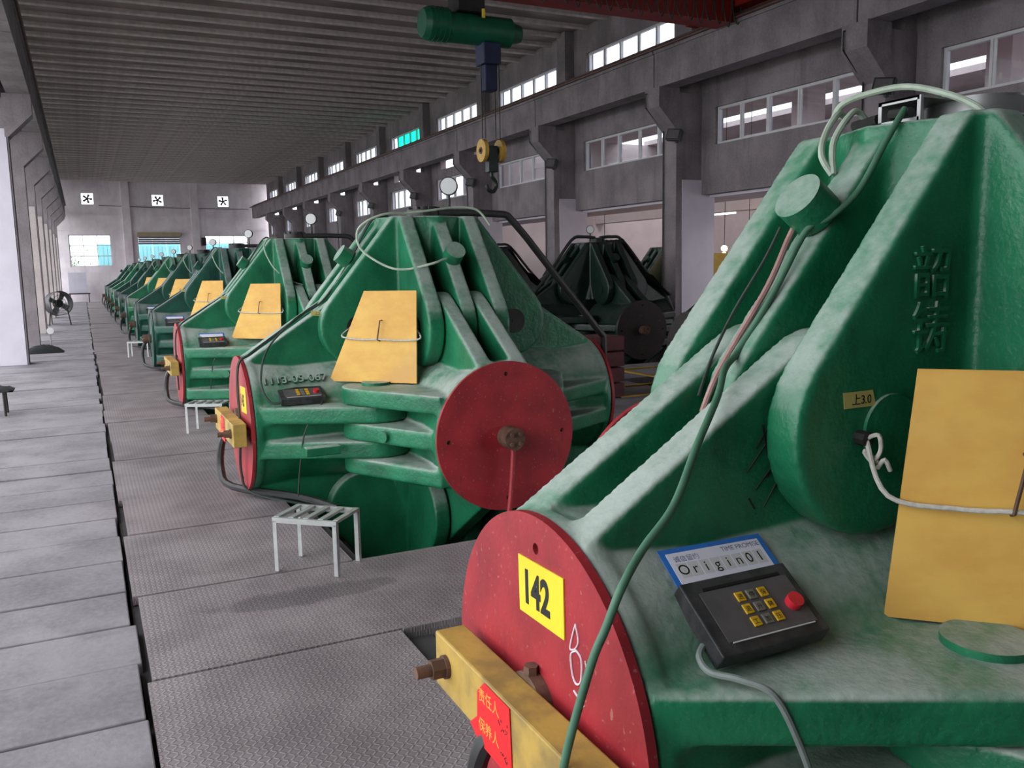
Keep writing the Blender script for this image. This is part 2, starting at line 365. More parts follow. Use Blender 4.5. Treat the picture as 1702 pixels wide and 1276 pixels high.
# far wall
wf = MB(); Y0, Y1 = YEND, YEND+.25
ops = [(-.58, 1.72, 2.1, 3.98), (3.25, 5.65, 2.2, 4.05), (7.14, 9.8, 2.6, 3.94), (.25, .97, 5.75, 6.47), (4.16, 4.88, 5.72, 6.44), (8.04, 8.76, 5.70, 6.42)]
xs = sorted(set([XL-.4, XR+.5]+[v for o in ops for v in o[:2]])); zs = sorted(set([-.1, ZC+.2]+[v for o in ops for v in o[2:]]))
for i in range(len(xs)-1):
    for j in range(len(zs)-1):
        cx, cz = (xs[i]+xs[i+1])/2, (zs[j]+zs[j+1])/2
        if not any(o[0] < cx < o[1] and o[2] < cz < o[3] for o in ops): wf.box(xs[i], xs[i+1], Y0, Y1, zs[j], zs[j+1])
fw = struct(wf.build('wall_back', 'concrete_far_glow'))
for x in (2.45, 6.4): MB().box(x, x+.45, Y0-.18, Y0, 0, ZC).build('pilaster', 'concrete_far_glow', fw)
MB().box(XL, XR, Y0-.06, Y0, 4.25, 4.45).build('band', 'concrete_far_glow', fw); MB().box(XL, XR, Y0-.05, Y0, 5.1, 5.2).build('band', 'concrete_far_glow', fw)
for j, o in enumerate(ops[:3]):
    w = struct(link('window_%d' % n, None, None, (o[0], Y0+.08, o[2]))); n += 1; L, H = o[1]-o[0], o[3]-o[2]; t = .05
    f = MB().box(0, L, 0, .06, 0, t).box(0, L, 0, .06, H-t, H).box(0, t, 0, .06, 0, H).box(L-t, L, 0, .06, 0, H)
    for q in (1/3, 2/3): f.box(q*L-.02, q*L+.02, 0, .06, 0, H)
    for q in (.33, .66): f.box(0, L, 0, .06, q*H-.02, q*H+.02)
    if j != 1: f.build('frame', 'window_white', w)
    for q in range(3): MB().box(q*L/3+.03, (q+1)*L/3-.03, .03, .036, t, H-t).build('pane', 'glass', w)
rs = thing('roller_shutter', 'half raised roller shutter with cream box on the far wall', 'shutter', (3.25, Y0-.07, 3.3))
MB().box(-.05, 2.45, -.2, .06, .55, .82).build('housing', 'roller_cream', rs)
for q in range(4): MB().box(0, 2.4, .0, .03, .09+.12*q, .20+.12*q).build('slat', 'roller_grey', rs)
for j, o in enumerate(ops[3:]):
    L = .72; fo = thing('exhaust_fan', 'square exhaust fan in the far wall, '+['left one above the gridded window', 'middle one above the roller shutter', 'right one nearest the window wall'][j], 'fan', (o[0]+.36, Y0+.12, (o[2]+o[3])/2), 'wall exhaust fans')
    MB().box(-.36, .36, -.05, .05, -.36, -.32).box(-.36, .36, -.05, .05, .32, .36).box(-.36, -.32, -.05, .05, -.32, .32).box(.32, .36, -.05, .05, -.32, .32).build('housing', 'window_white', fo)
    MB().cyl((0, -.06, 0), (0, .06, 0), .07, 12).build('hub', 'dark_steel', fo)
    for q in range(5):
        R = Matrix.Rotation(q*2*math.pi/5+j*.4, 4, 'Y')
        MB().prism([(.05, -.04), (.26, -.09), (.28, .05), (.05, .04)], lambda u, w, d: R @ Vector((u, d+w*.3, w)), -.004, .004).build('blade', 'dark_steel', fo)
MB().tube([(XL, Y0-.1, 5.62), (XR, Y0-.1, 5.56)], .025, 6, 1)
pp = MB().tube([(1.2, Y0-.12, 5.72), (4.5, Y0-.12, 5.62), (9.9, Y0-.12, 5.58)], .022, 6, 3).build('wall_pipe', 'steel'); tag(pp, 'thin pale pipe running below the exhaust fans on the far wall', 'pipe')
eb = MB().box(6.95, 7.2, Y0-.14, Y0-.001, 3.3, 3.8).build('switch_box', 'dark_steel', bevel=.01); tag(eb, 'dark electric box on the far wall beside the right window', 'switch box')
# outside
cy_ = thing('shed', 'cyan sheet-metal shed seen through the far windows', 'building', (1.2, 66, -.1))
for q in range(36): MB().box(q*.25, q*.25+.2, 0, .06, 0, 3.6).build('sheet', 'cyan_sheet', cy_)
MB().box(-.1, 9.2, .05, 4, 0, 3.75).build('body', 'cyan_sheet', cy_)
bu = thing('bush', 'yellow-green bush outside the far left window', 'bush', (-.6, 63, -.1)); mbu = MB()
for q in range(700):
    c = Vector((random.gauss(0, .55), random.gauss(0, .4), abs(random.gauss(1.5, .7)))); a = Vector((random.uniform(-1, 1), random.uniform(-1, 1), random.uniform(-1, 1))).normalized()*.09; b = a.orthogonal().normalized()*.05
    mbu.add([c-a, c+b, c+a, c-b], [(0, 1, 2, 3)])
mbu.build('foliage', 'leaf', bu); MB().cyl((0, 0, 0), (0, 0, 1.6), .05, 8).build('stem', 'rust', bu)
# neighbouring bay on the right
b2 = MB().box(20, 20.2, -2, 26, 0, 3.3).box(20, 20.2, -2, 26, 4.2, 5.8)
for q in range(8): b2.box(20, 20.2, -2+q*4, -.6+q*4, 3.3, 4.2)
b2.box(11.2, 20, 26, 26.2, 0, 5.8)
struct(b2.build('wall_annex', 'pink_plaster')); struct(MB().box(XR+.2, 13.2, -2, 26.2, 5.8, 5.95).box(14.4, 17, -2, 26.2, 5.8, 5.95).box(18.2, 20.2, -2, 26.2, 5.8, 5.95).build('ceiling_annex', 'pink_plaster'))  # ceiling gaps added to let more daylight into the bay
struct(MB().box(XR+.2, 12.3, 4, 26, 2.95, 3.1).build('trim_3', 'white_plaster'))
for q, y in enumerate((10.5, 15.4, 20.2, 24.8)):
    MB().box(15.2, 15.75, y, y+.5, -.1, 5.8).build('annex_pillar', 'pink_plaster')
    tag(bpy.data.objects[-1] if False else COL.objects[-1], 'pinkish plastered pillar in the neighbouring bay, %s from the camera' % ordinal(q), 'pillar', 'annex pillars')
bm_ = MB().box(15.3, 15.65, -2, 26, 3.0, 3.45).build('annex_beam', 'pink_plaster'); tag(bm_, 'pinkish horizontal beam across the neighbouring bay', 'beam')

# ---------------------------------------------------------------- cubic presses
PX = 2.5; PZ = .555
def cast(name, mb, voxel=.013, it=6):
    me = mb.mesh(name, None); o = link('tmp', me)
    r = o.modifiers.new('r', 'REMESH'); r.mode = 'VOXEL'; r.voxel_size = voxel; r.use_smooth_shade = True
    s = o.modifiers.new('s', 'SMOOTH'); s.factor = .5; s.iterations = it
    bpy.context.view_layer.update()
    out = bpy.data.meshes.new_from_object(o.evaluated_get(bpy.context.evaluated_depsgraph_get())); out.name = name
    bpy.data.objects.remove(o)
    for p in out.polygons: p.use_smooth = True
    return out
RC = .51
def side_beam(levels):
    m = MB(); m.cyl((1.15, 0, 0), (1.44, 0, 0), .465, 64, .495).cyl((1.43, 0, 0), (1.49, 0, 0), RC-.005, 64).cyl((.40, 0, 0), (1.16, 0, 0), .50, 48, .465)
    up = hull([(1.485, .475), (1.485, .1), (.55, .1)]+circ(.655, .69, .272))
    for l in (-.13, .13):
        m.prism(up, lambda u, w, d: (u, d, w), l-.06, l+.06); m.prism(up, lambda u, w, d: (u, d, -w), l-.06, l+.06)
    hz = hull([(1.47, .47), (1.47, 0), (.42, .1)]+circ(.64, .64, .245))
    for z in levels:
        m.prism(hz, lambda u, w, d: (u, w, d), z-.062, z+.062); m.prism(hz, lambda u, w, d: (u, -w, d), z-.062, z+.062)
    return m
def end_beam():
    m = MB(); m.cyl((0, 0, .75), (0, 0, 1.535), .40, 8).cyl((0, 0, .5), (0, 0, 1.0), .55, 8, .40)
    up = hull([(.35, 1.535), (0, 1.535), (0, .8), (.35, .55)]+circ(.66, .70, .285))
    for s in (1, -1):
        for l in (-.26, 0, .26):
            m.prism(up, lambda u, w, d: (s*u, d, w), l-.06, l+.06); m.prism(up, lambda u, w, d: (d, s*u, w), l-.06, l+.06)
    return m
ZA3, ZA2 = (.17, -.08, -.33), (.045, -.205); ZB3, ZB2 = (.24, -.01, -.26), (.115, -.135)
ME = {'A3': cast('side_beam', side_beam(ZA3)), 'A2': cast('side_beam', side_beam(ZA2)), 'B3': cast('side_beam', side_beam(ZB3)), 'B2': cast('side_beam', side_beam(ZB2)), 'T': cast('top_beam', end_beam())}
def variants(mat):
    r = {}
    for k, me in ME.items(): c = me.copy(); c.materials.append(M[mat]); r[k] = c
    return r
VAR = {m: variants(m) for m in ('green_cast', 'dark_shaded_green_cast', 'dimmed_blue_green_cast')}
# red end cover with four real bolt holes
def cover_mesh(mat):
    o = link('tmp', MB().cyl((1.488, 0, 0), (1.512, 0, 0), RC, 96).mesh('end_cover', mat)); h = MB()
    for i in range(4): t = i*math.pi/2; h.cyl((1.4, .425*math.cos(t), .425*math.sin(t)), (1.6, .425*math.cos(t), .425*math.sin(t)), .015, 16)
    q = link('tmp2', h.mesh('h', mat)); b = o.modifiers.new('b', 'BOOLEAN'); b.object = q; b.operation = 'DIFFERENCE'; b.solver = 'EXACT'
    bpy.context.view_layer.update(); me = bpy.data.meshes.new_from_object(o.evaluated_get(bpy.context.evaluated_depsgraph_get()))
    bpy.data.objects.remove(o); bpy.data.objects.remove(q); return me
COV = {m: cover_mesh(m) for m in ('red_paint', 'shaded_cover', 'dimmed_blue_green_cast')}
pin_top = MB().cyl((0, 0, -.40), (0, 0, .02), .105, 32).mesh('hinge_pin', 'green_cast', True)
pin_flat = MB().cyl((0, -.330, 0), (0, .330, 0), .10, 32).cyl((0, -.334, 0), (0, .334, 0), .018, 12).mesh('hinge_pin', 'dark_steel', True)
pin_flat_g = MB().cyl((0, -.330, 0), (0, .330, 0), .10, 32).mesh('hinge_pin', 'green_cast', True)
knobm = MB().cyl((0, 0, -.03), (0, 0, .045), .05, 24).cyl((0, 0, .04), (0, 0, .135), .074, 32).mesh('lifting_knob', 'green_cast', True)
stub = MB().cyl((0, 0, 0), (0, 0, .05), .042, 20).mesh('pin_stop', 'green_cast', True)
hubm = MB().cyl((1.51, 0, 0), (1.64, 0, 0), .075, 28)
for i in range(4): t = i*math.pi/2+.785; hubm.cyl((1.635, .045*math.cos(t), .045*math.sin(t)), (1.662, .045*math.cos(t), .045*math.sin(t)), .014, 6)
hubm = hubm.mesh('oil_inlet', 'rust', False)
bolt_b = MB().cyl((0, 0, 0), (0, 0, .035), .02, 8).mesh('rope_bolt', 'dark_steel')
flange = MB().cyl((.02, .0, 1.53), (.02, 0, 1.60), .14, 36).cyl((.02, 0, 1.60), (.02, 0, 1.625), .11, 36)
for i in range(8): t = i*math.pi/4; flange.cyl((.02+.125*math.cos(t), .125*math.sin(t), 1.6), (.02+.125*math.cos(t), .125*math.sin(t), 1.622), .014, 6)
flange = flange.mesh('top_flange', 'dark_steel')
ROT = {'left': math.pi, 'right': 0, 'front': -math.pi/2, 'back': math.pi/2}
RCL = {}
def recolour(me, mat):
    if (me.name, mat) not in RCL: c = me.copy(); c.materials[0] = M[mat]; RCL[(me.name, mat)] = c
    return RCL[(me.name, mat)]
def press(name, label, x, y, typ='A', paint='green_cast', cover='red_paint', group='cubic presses in a row', detail=2, bar=False, kz=0):
    t = thing(name, label, 'press machine', (x, y, PZ-1.52), group)
    def part(nm, me, rot=0, loc=(0, 0, 0), parent=t, rx=0):
        o = link(nm, me, parent); o.location = Vector(loc)+(Vector((0, 0, 1.52)) if parent is t else Vector()); o.rotation_euler = (rx, 0, rot); return o
    V = VAR[paint]
    part('top_beam', V['T']); part('bottom_beam', V['T'], rx=math.pi)
    lr, fb = ('A3', 'A2') if typ == 'A' else ('B2', 'B3')
    beams = {}
    for s, k in (('left', lr), ('right', lr), ('front', fb), ('back', fb)):
        b = beams[s] = part('side_beam', V[k], ROT[s])
        if s in ('left', 'front') or detail > 1:
            c = part('end_cover', COV[cover], 0, parent=b)
        if s == 'front' or (s == 'left' and not bar): part('oil_inlet', hubm, parent=b)
    zt = (ZA3 if typ == 'A' else ZB3)[0]+.062
    pg = pin_flat_g if typ == 'A' else pin_flat; P_ = (pin_top, knobm, stub)
    if paint != 'green_cast': pg, *P_ = [recolour(m_, paint) for m_ in (pin_flat_g, pin_top, knobm, stub)]
    for sx in (-1, 1): part('hinge_pin', pg, 0, ((.62 if kz else .65)*sx, 0, .695))
    for sy in (-1, 1): part('hinge_pin', pg, math.pi/2, (0, .65*sy, .695))
    for sx in (-1, 1):
        for sy in (-1, 1): part('hinge_pin', P_[0], 0, (.635*sx, .635*sy, zt))
    part('top_flange', flange)
    d = Vector((-.79, 0, .555)).normalized()
    for a, q in (((-.545, 0, 1.25) if kz else (-.585, 0, 1.19), 0), ((0, -.585, 1.19), math.pi/2)):
        o = part('lifting_knob', P_[1], 0, a); dd = Matrix.Rotation(q, 3, 'Z') @ d
        o.rotation_euler = dd.to_track_quat('Z', 'Y').to_euler()
    zm = (ZA3 if typ == 'A' else ZB3)[1]
    if typ == 'A': o = part('pin_stop', P_[2], 0, (-1.02, -.69, zm)); o.rotation_euler = Vector((-.5, -.86, 0)).to_track_quat('Z', 'Y').to_euler()
    else: o = part('pin_stop', P_[2], 0, (-.69, -1.02, zm)); o.rotation_euler = Vector((-.86, -.5, 0)).to_track_quat('Z', 'Y').to_euler()
    return t, part, beams
def gauge(t, x, y, z, h=.16, face=(-.45, -.89, 0)):
    m = MB().tube([(x, y, z), (x, y, z+h)], .012, 8, 1).build('gauge_stem', 'dark_steel', t, loc=(0, 0, 1.52))
    c = Vector((x, y, z+h+.075)); f = Vector(face).normalized()
    d = MB().cyl(c-f*.02, c+f*.02, .075, 28).build('gauge_case', 'dark_steel', t, loc=(0, 0, 1.52), smooth=True)
    MB().cyl(c+f*.02, c+f*.0215, .066, 28).build('gauge_dial', 'dial_white', d)
def piece(t, mb, nm, mat, smooth=True, bevel=0): return mb.build(nm, mat, t, smooth, bevel, (0, 0, 1.52))

PRESS = []
labels = ['huge green press with the number plate 142, nearest the camera', 'green press with a full red round cover facing the camera, second in the row', 'third green press in the long row, behind the one with the full red cover',
          'fourth press in the long row, painted for dimmer bluish light', 'fifth press in the long row', 'sixth press in the long row', 'seventh press in the long row', 'eighth press in the long row', 'ninth press in the long row', 'tenth press in the long row', 'eleventh press, last before the far wall']
for k in range(11):
    PRESS.append(press('cubic_press', labels[k], PX, PY[k], 'B' if k in (1, 6) else 'A', 'green_cast' if k in (0, 1, 2, 5, 8) else 'dimmed_blue_green_cast', detail=2 if k < 3 else 1, cover='red_paint' if k < 3 else 'dimmed_blue_green_cast', bar=k < 3, kz=k == 0))
ROW2 = []
l2 = ['dark shaded press at the right, half hidden by the nearest green press', 'dark shaded press with pipes over its top in front of the window-wall column', 'dark press of the back row, right behind the press with the full red cover', 'fourth dark press of the back row', 'fifth dark press of the back row']
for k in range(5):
    ROW2.append(press('cubic_press', l2[k], 8.6, 9.15+STEP*k, 'A', 'dark_shaded_green_cast', 'shaded_cover', 'dark presses of the back row', 1))
for k in range(2): ROW2.append(press('cubic_press', ['dark press in the neighbouring bay seen past the painted column', 'dark press in the neighbouring bay beside the warm lights'][k], 13.4, 18.2+STEP*k, 'A', 'dark_shaded_green_cast', 'shaded_cover', 'presses in the neighbouring bay', 1))

# ---- details of the second press: pipe, gauge, hoses
for k, (t, part, b) in enumerate(PRESS):
    if k:
        piece(t, MB().tube([(.1, -.1, 1.575), (.62, -.1, 1.57), (.78, -.1, 1.50), (1.2, -.1, 1.02), (1.60, -.1, .56), (1.66, -.1, .42), (1.66, -.1, -.3)], .03, 10, 3), 'oil_pipe', 'pipe_dark')
        gauge(t, .24, 0, 1.56)
    piece(t, MB().tube([(-1.60, .06, -.07), (-1.645, .09, -.16), (-1.66, .1, -.36), (-1.60, -.05, -.47), (-1.2, -.45, -.51), (-1.0, -.8, -.54)], .028, 8, 4), 'oil_hose', 'pipe_dark')
t = PRESS[1][0]
piece(t, MB().tube([(-.28, -.36, 1.55), (-.42, -.40, 1.545), (-.56, -.39, 1.50), (-.638, -.33, 1.416), (-.62, -.36, 1.281), (-.48, -.49, 1.158), (-.36, -.60, 1.13), (-.20, -.73, 1.17), (-.10, -.70, 1.20), (-.03, -.66, 1.21)], .009, 6), 'cable', 'cable_pale')
piece(t, MB().tube([(-.28, -.36, 1.55), (-.1, -.38, 1.57), (.15, -.36, 1.60), (.32, -.38, 1.58), (.40, -.44, 1.46)], .009, 6), 'cable', 'cable_pale')
piece(t, MB().tube([(-.30, .1, 1.55), (-.42, .02, 1.52), (-.62, .03, 1.19), (-.80, .02, .94), (-.98, -.01, .82), (-1.2, -.08, .68), (-1.44, -.20, .54), (-1.54, -.22, .44), (-1.55, -.24, 0), (-1.55, -.16, -.34), (-1.48, -.2, -.5), (-1.1, -.5, -.58)], .011, 6), 'cable', 'cable_dark')
piece(t, MB().tube([(-.30, -.02, 1.55), (-.44, -.05, 1.51), (-.64, -.04, 1.18), (-.86, -.07, .90), (-1.1, -.19, .78), (-1.33, -.27, .57), (-1.42, -.45, .36), (-1.38, -.52, .22), (-1.30, -.54, .21)], .008, 6), 'cable', 'cable_dark')
piece(t, MB().box(-1.22, -.98, -.885, -.80, -.13, -.07), 'bracket', 'green_cast', False, .006)
text('cast_lettering', '1113-05-067', .092, 'green_cast', frame((-1.40, -.374, 1.52+.322), (1, 0, .01), (0, .70, .71)), t, .010)
# other presses: simple cable over the top and cast letters
for k in range(2, 7):
    t = PRESS[k][0]
    piece(t, MB().tube([(-.28, -.30, 1.545), (-.40, -.36, 1.52), (-.46, -.44, 1.40), (-.38, -.52, 1.18), (-.22, -.60, 1.02), (-.05, -.66, .95)], .009, 6), 'cable', 'cable_pale')
    piece(t, MB().tube([(-.30, .02, 1.545), (-.42, .0, 1.50), (-.80, 0, .94), (-1.2, -.1, .67), (-1.47, -.2, .5), (-1.54, -.2, .3), (-1.54, -.2, -.3)], .010, 6), 'cable', 'cable_dark')
    if k == 3:
        for ch_, zz in (('韶', 1.08), ('铸', .93)): text('cast_lettering', ch_, .13, 'dimmed_blue_green_cast', frame((-.54, -.320, 1.52+zz), (1, 0, 0), (0, 0, 1)), t, .009)
# ---- first press
t1, part1, beams1 = PRESS[0]
def w1(p): return (p[0]-.03, p[1]+.06, p[2]+.026)
text('cast_lettering', '韶', .15, 'green_cast', frame((-.565, -.319, 1.52+1.05), (1, 0, 0), (0, 0, 1)), t1, .009)
text('cast_lettering', '铸', .15, 'green_cast', frame((-.56, -.319, 1.52+.905), (1, 0, 0), (0, 0, 1)), t1, .009)
cab = [(-.32, -.085, 1.56), (-.41, -.10, 1.462), (-.5, -.092, 1.325), (-.582, -.067, 1.25), (-.632, -.03, 1.215), (-.738, -.024, 1.05), (-.852, -.011, .888), (-.955, -.075, .848), (-1.04, -.15, .79), (-1.189, -.254, .691), (-1.333, -.34, .597), (-1.441, -.378, .527), (-1.525, -.42, .468), (-1.57, -.425, .385), (-1.605, -.42, .305), (-1.652, -.385, .075), (-1.66, -.35, -.15)]
piece(t1, MB().tube([(p[0]-.014, p[1], p[2]+.012) if i_ < 10 else p for i_, p in enumerate(cab)], .0095, 10), 'cable', 'cable_green')
piece(t1, MB().tube([w1(p) for p in [(-.58, -.02, 1.235), (-.625, -.03, 1.18), (-.715, -.05, 1.05), (-.832, -.04, .88), (-.90, -.045, .79), (-.93, -.03, .70)]], .009, 8), 'cable', 'cable_pink')
piece(t1, MB().tube([w1(p) for p in [(-.60, .03, 1.215), (-.66, .03, 1.12), (-.76, .045, .97), (-.86, .02, .84), (-.92, 0, .74)]], .005, 6), 'cable', 'cable_dark')
piece(t1, MB().tube([w1(p) for p in [(-.28, .09, 1.545), (-.33, .077, 1.565), (-.40, .057, 1.504), (-.455, .02, 1.43), (-.44, -.01, 1.37)]], .010, 8), 'cable', 'cable_pale')
piece(t1, MB().tube([w1(p) for p in [(-.28, .02, 1.545), (-.33, .018, 1.562), (-.42, .006, 1.47), (-.44, -.014, 1.37)]], .010, 8), 'cable', 'cable_pale')
piece(t1, MB().tube([w1(p) for p in [(-.3, .13, 1.55), (-.29, .10, 1.60), (-.25, .024, 1.624), (-.22, -.082, 1.625), (-.2, -.20, 1.585), (-.19, -.29, 1.535), (-.17, -.31, 1.50)]], .010, 8), 'oil_tube', 'cable_pale')
br = piece(t1, MB().box(-.33, -.15, .0, .012, 1.535, 1.60).box(-.33, -.318, -.13, .012, 1.535, 1.545).box(-.33, -.318, -.13, .012, 1.592, 1.604).box(-.33, -.318, -.135, -.123, 1.535, 1.604).box(-.33, -.15, -.13, .012, 1.598, 1.604), 'junction_bracket', 'steel', False)
piece(t1, MB().tube([(-.325, -.10, 1.56), (-.325, -.03, 1.565)], .016, 8, 1), 'cable_gland', 'dark_steel'); piece(t1, MB().tube([(-.31, .03, 1.56), (-.31, .12, 1.553)], .016, 8, 1), 'cable_gland', 'dark_steel')
piece(t1, MB().cyl((-.02, -.10, 1.53), (-.02, -.10, 1.60), .155, 36).cyl((-.02, -.10, 1.60), (-.02, -.10, 1.612), .13, 36), 'top_flange', 'steel', True)
# number plate, chalk marks
pl = MB().prism([(.033, .386), (-.208, .394), (-.211, .239), (.028, .233)], lambda u, w, d: (d, u+.06, w), -1.516, -1.5125)
o = piece(t1, pl, 'number_plate', 'sticker_yellow', False); o['label'] = 'yellow number plate reading 142'
text('number', '142', .125, 'ink_black', frame((-1.5165, .068, .268), (0, -1, .02), (0, 0, 1)), o, .0006, sx=.80, bold=.004)
ck_ = MB()
def stroke(m, pts, r): m.tube([(-1.5135, a+.06, b) for a, b in pts], r, 5, 5)
stroke(ck_, [(-.262, .300), (-.275, .262), (-.258, .236), (-.236, .228), (-.246, .262), (-.262, .300)], .0022)
stroke(ck_, [(-.258, .236), (-.288, .222), (-.286, .168), (-.264, .150), (-.246, .168), (-.24, .214), (-.262, .232)], .0026)
stroke(ck_, [(-.252, .128), (-.30, .108)], .0026); stroke(ck_, [(-.318, .19), (-.306, .226)], .0022); stroke(ck_, [(-.306, .150), (-.306, .172), (-.32, .16)], .0022)
piece(t1, ck_, 'chalk_mark', 'chalk')
sc = MB()
for a, b in (((-.93, .60), (-.84, .70)), ((-.90, .55), (-.82, .63)), ((-.88, .72), (-.86, .64)), ((-.87, .50), (-.80, .60)), ((-.84, .74), (-.90, .66)), ((-.80, .68), (-.86, .58)), ((-.92, .53), (-.90, .50))):
    sc.tube([(a[0]-.06, -.191, a[1]), (b[0]-.06, -.191, b[1])], .0022, 5, 1)
piece(t1, sc, 'scratch_mark', 'ink_black')
# tape labels
def tape(t, T, w, h, s, nm='tape_label'):
    o = MB().add([T @ Vector(v) for v in ((0, 0, 0), (w, 0, 0), (w*.88, h, 0), (-.006, h, 0), (0, 0, .0012), (w, 0, .0012), (w*.88, h, .0012), (-.006, h, .0012))], [(3, 2, 1, 0), (4, 5, 6, 7), (0, 1, 5, 4), (1, 2, 6, 5), (2, 3, 7, 6), (3, 0, 4, 7)]).build(nm, 'tape_yellow', t, loc=(0, 0, 1.52))
    text('writing', s, h*.75, 'ink_black', T @ Matrix.Translation((w*.22, h*.22, .0016)), o, .0003)
tape(t1, frame((-.79, -.3215, .768), (1, 0, 0), (0, 0, 1)), .112, .042, '上3.0')
for k in range(1, 4): tape(PRESS[k][0], frame((-.98, -.1915, .80), (1, 0, -.1), (0, 0, 1)), .11, .036, '上2.0')
# clamp bars on the left covers
def clamp_bar(t, y0, y1, paper):
    b = piece(t, MB().box(-1.64, -1.545, y0, y1, -.09, .076), 'clamp_bar', 'bar_yellow', False, .006)
    for yy in (y1-.09, y0+.09):
        MB().cyl((-1.64, yy, .0), (-1.652, yy, .0), .034, 24).cyl((-1.652, yy, .0), (-1.69, yy, .0), .030, 6).build('nut', 'rust', b)
        MB().cyl((-1.69, yy, 0), (-1.735, yy, 0), .018, 16).build('bolt', 'rust', b); MB().cyl((-1.546, yy, 0), (-1.51, yy, 0), .016, 12).build('bolt', 'rust', b)
    if paper:
        q = MB().prism([(.095, .030), (.05, .070), (-.10, .070), (-.11, -.115), (.09, -.115), (.15, -.085), (.10, -.045)], lambda u, w, d: (d, u, w), -1.6435, -1.6415).build('red_paper', 'paper_red', b); q['label'] = 'red paper slip with golden characters'
        text('writing', '责任人', .042, 'ink_gold', frame((-1.6437, .085, .012), (0, -1, .05), (0, 0, 1)), q, .0004); text('writing', '保养人', .042, 'ink_gold', frame((-1.6437, .088, -.072), (0, -1, .05), (0, 0, 1)), q, .0004)
        for zc in (.0, -.075):                              # illegible handwriting
            sm = MB()
            for j in range(7): a_, b_ = random.uniform(-.045, -.09), zc+random.uniform(-.014, .014); sm.tube([(-1.6438, a_, b_), (-1.6438, a_+random.uniform(-.014, .014), b_+random.uniform(-.012, .012))], .0012, 5, 1)
            sm.build('handwriting', 'ink_black', q)['kind'] = 'stuff'
    c = piece(t, MB().cyl((-1.51, 0, 0), (-1.546, 0, 0), .095, 28), 'clamp_collar', 'rust', False)
    MB().cyl((-1.53, .0, .09), (-1.53, 0, .115), .02, 6).build('bolt', 'rust', c)
for k in range(3): clamp_bar(PRESS[k][0], -.50, .41, k < 2)
o = piece(PRESS[1][0], MB().prism([(.08, .30), (-.14, .31), (-.15, .12), (.07, .11)], lambda u, w, d: (d, u-.2, w), -1.5155, -1.5125), 'number_plate', 'sticker_yellow', False)
text('number', '143', .12, 'ink_black', frame((-1.516, -.13, .16), (0, -1, .02), (0, 0, 1)), o, .0006, sx=.8, bold=.003)
# rod on the front cover of the second press
piece(PRESS[1][0], MB().tube([(0, -1.59, -.05), (.0, -1.60, -.10), (-.03, -1.62, -.35), (-.07, -1.64, -.62), (-.08, -1.64, -.9)], .018, 10, 4), 'oil_pipe', 'red_paint')

# ---------------------------------------------------------------- yellow boards with handle and rope
def board(label, k, TL, TR, BR, BL, ropeL, ropeR):
    y = PY[k]; O = Vector((PX, y, PZ)); base = (Vector(BL)+Vector(BR))/2
    t = thing('yellow_board', label, 'board', O+base, 'yellow boards leaning on the presses')
    q = [Vector(v)-base for v in (TL, TR, BR, BL)]; n_ = (q[1]-q[0]).cross(q[3]-q[0]).normalized(); n_ = n_ if n_.y < 0 else -n_
    MB().add([v for v in q]+[v+n_*.012 for v in q], [(0, 1, 2, 3), (7, 6, 5, 4), (0, 4, 5, 1), (1, 5, 6, 2), (2, 6, 7, 3), (3, 7, 4, 0)]).build('panel', 'yellow_board', t)
    c = (q[0]+q[1]+q[2]+q[3])/4; u = (q[1]-q[0]).normalized(); v = n_.cross(u); v = v if v.z > 0 else -v
    c = c+n_*.012
    MB().tube([c+v*.12+u*.01, c+v*.12+u*.012+n_*.035, c-v*.02-u*.012+n_*.035, c-v*.03-u*.01], .005, 8, 1).build('handle', 'rust', t)
    rl, rr = Vector(ropeL)-base, Vector(ropeR)-base; m0 = c-v*.015+n_*.03; eL = (q[0]+q[3])/2+n_*.02; eR = (q[1]+q[2])/2+n_*.02
    MB().tube([rl, eL+v*.0-u*.03, (eL*.5+m0*.5)-v*.012, m0, (eR*.5+m0*.5)-v*.016, eR+u*.03-v*.01, rr], .0065, 8).build('rope', 'rope_white', t, True)
    kn = MB()
    for p, s in ((rl, 1), (rr, -1)):
        kn.tube([p, p+Vector((0, -.012, .012))+u*.02*s, p+u*.035*s-v*.03, p+u*.015*s-v*.055+n_*.012, p-u*.004*s-v*.03+n_*.012, p+u*.03*s-v*.06], .0058, 7, 5)
        kn.tube([p+u*.03*s-v*.075, p+u*.045*s-v*.05+n_*.012, p+u*.06*s-v*.08], .006, 7, 4)
    kn.build('knot', 'rope_white', t, True)
    return t
bl = ['yellow wooden board leaning on the nearest press, cut off by the right picture edge', 'yellow wooden board roped to the press with the full red cover', 'yellow wooden board on the third press of the row', 'yellow board on the fourth press of the row', 'yellow board on the fifth press of the row', 'yellow board on the sixth press of the row', 'yellow board on the seventh press of the row']
board(bl[0], 0, (-.683, -.447, .877), (-.36, -.77, .877), (-.32, -.81, .24), (-.721, -.409, .24), (-.735, -.345, .69), (-.335, -.79, .69))
for k in range(1, 7):
    board(bl[k], k, (-.657, -.52, .98), (-.36, -.817, .98), (-.385, -.83, .312), (-.893, -.322, .312), (-.735, -.345, .70), (-.345, -.735, .70))
    b_ = PRESS[k][1]
for k in range(0, 7):
    for loc, rx, rz in (((-.735, -.318, .69), math.pi/2, 0), ((-.318, -.735, .69), math.pi/2, -math.pi/2)):
        o = link('rope_bolt', bolt_b, PRESS[k][0], (loc[0], loc[1], loc[2]+1.52)); o.rotation_euler = (rx, 0, rz)

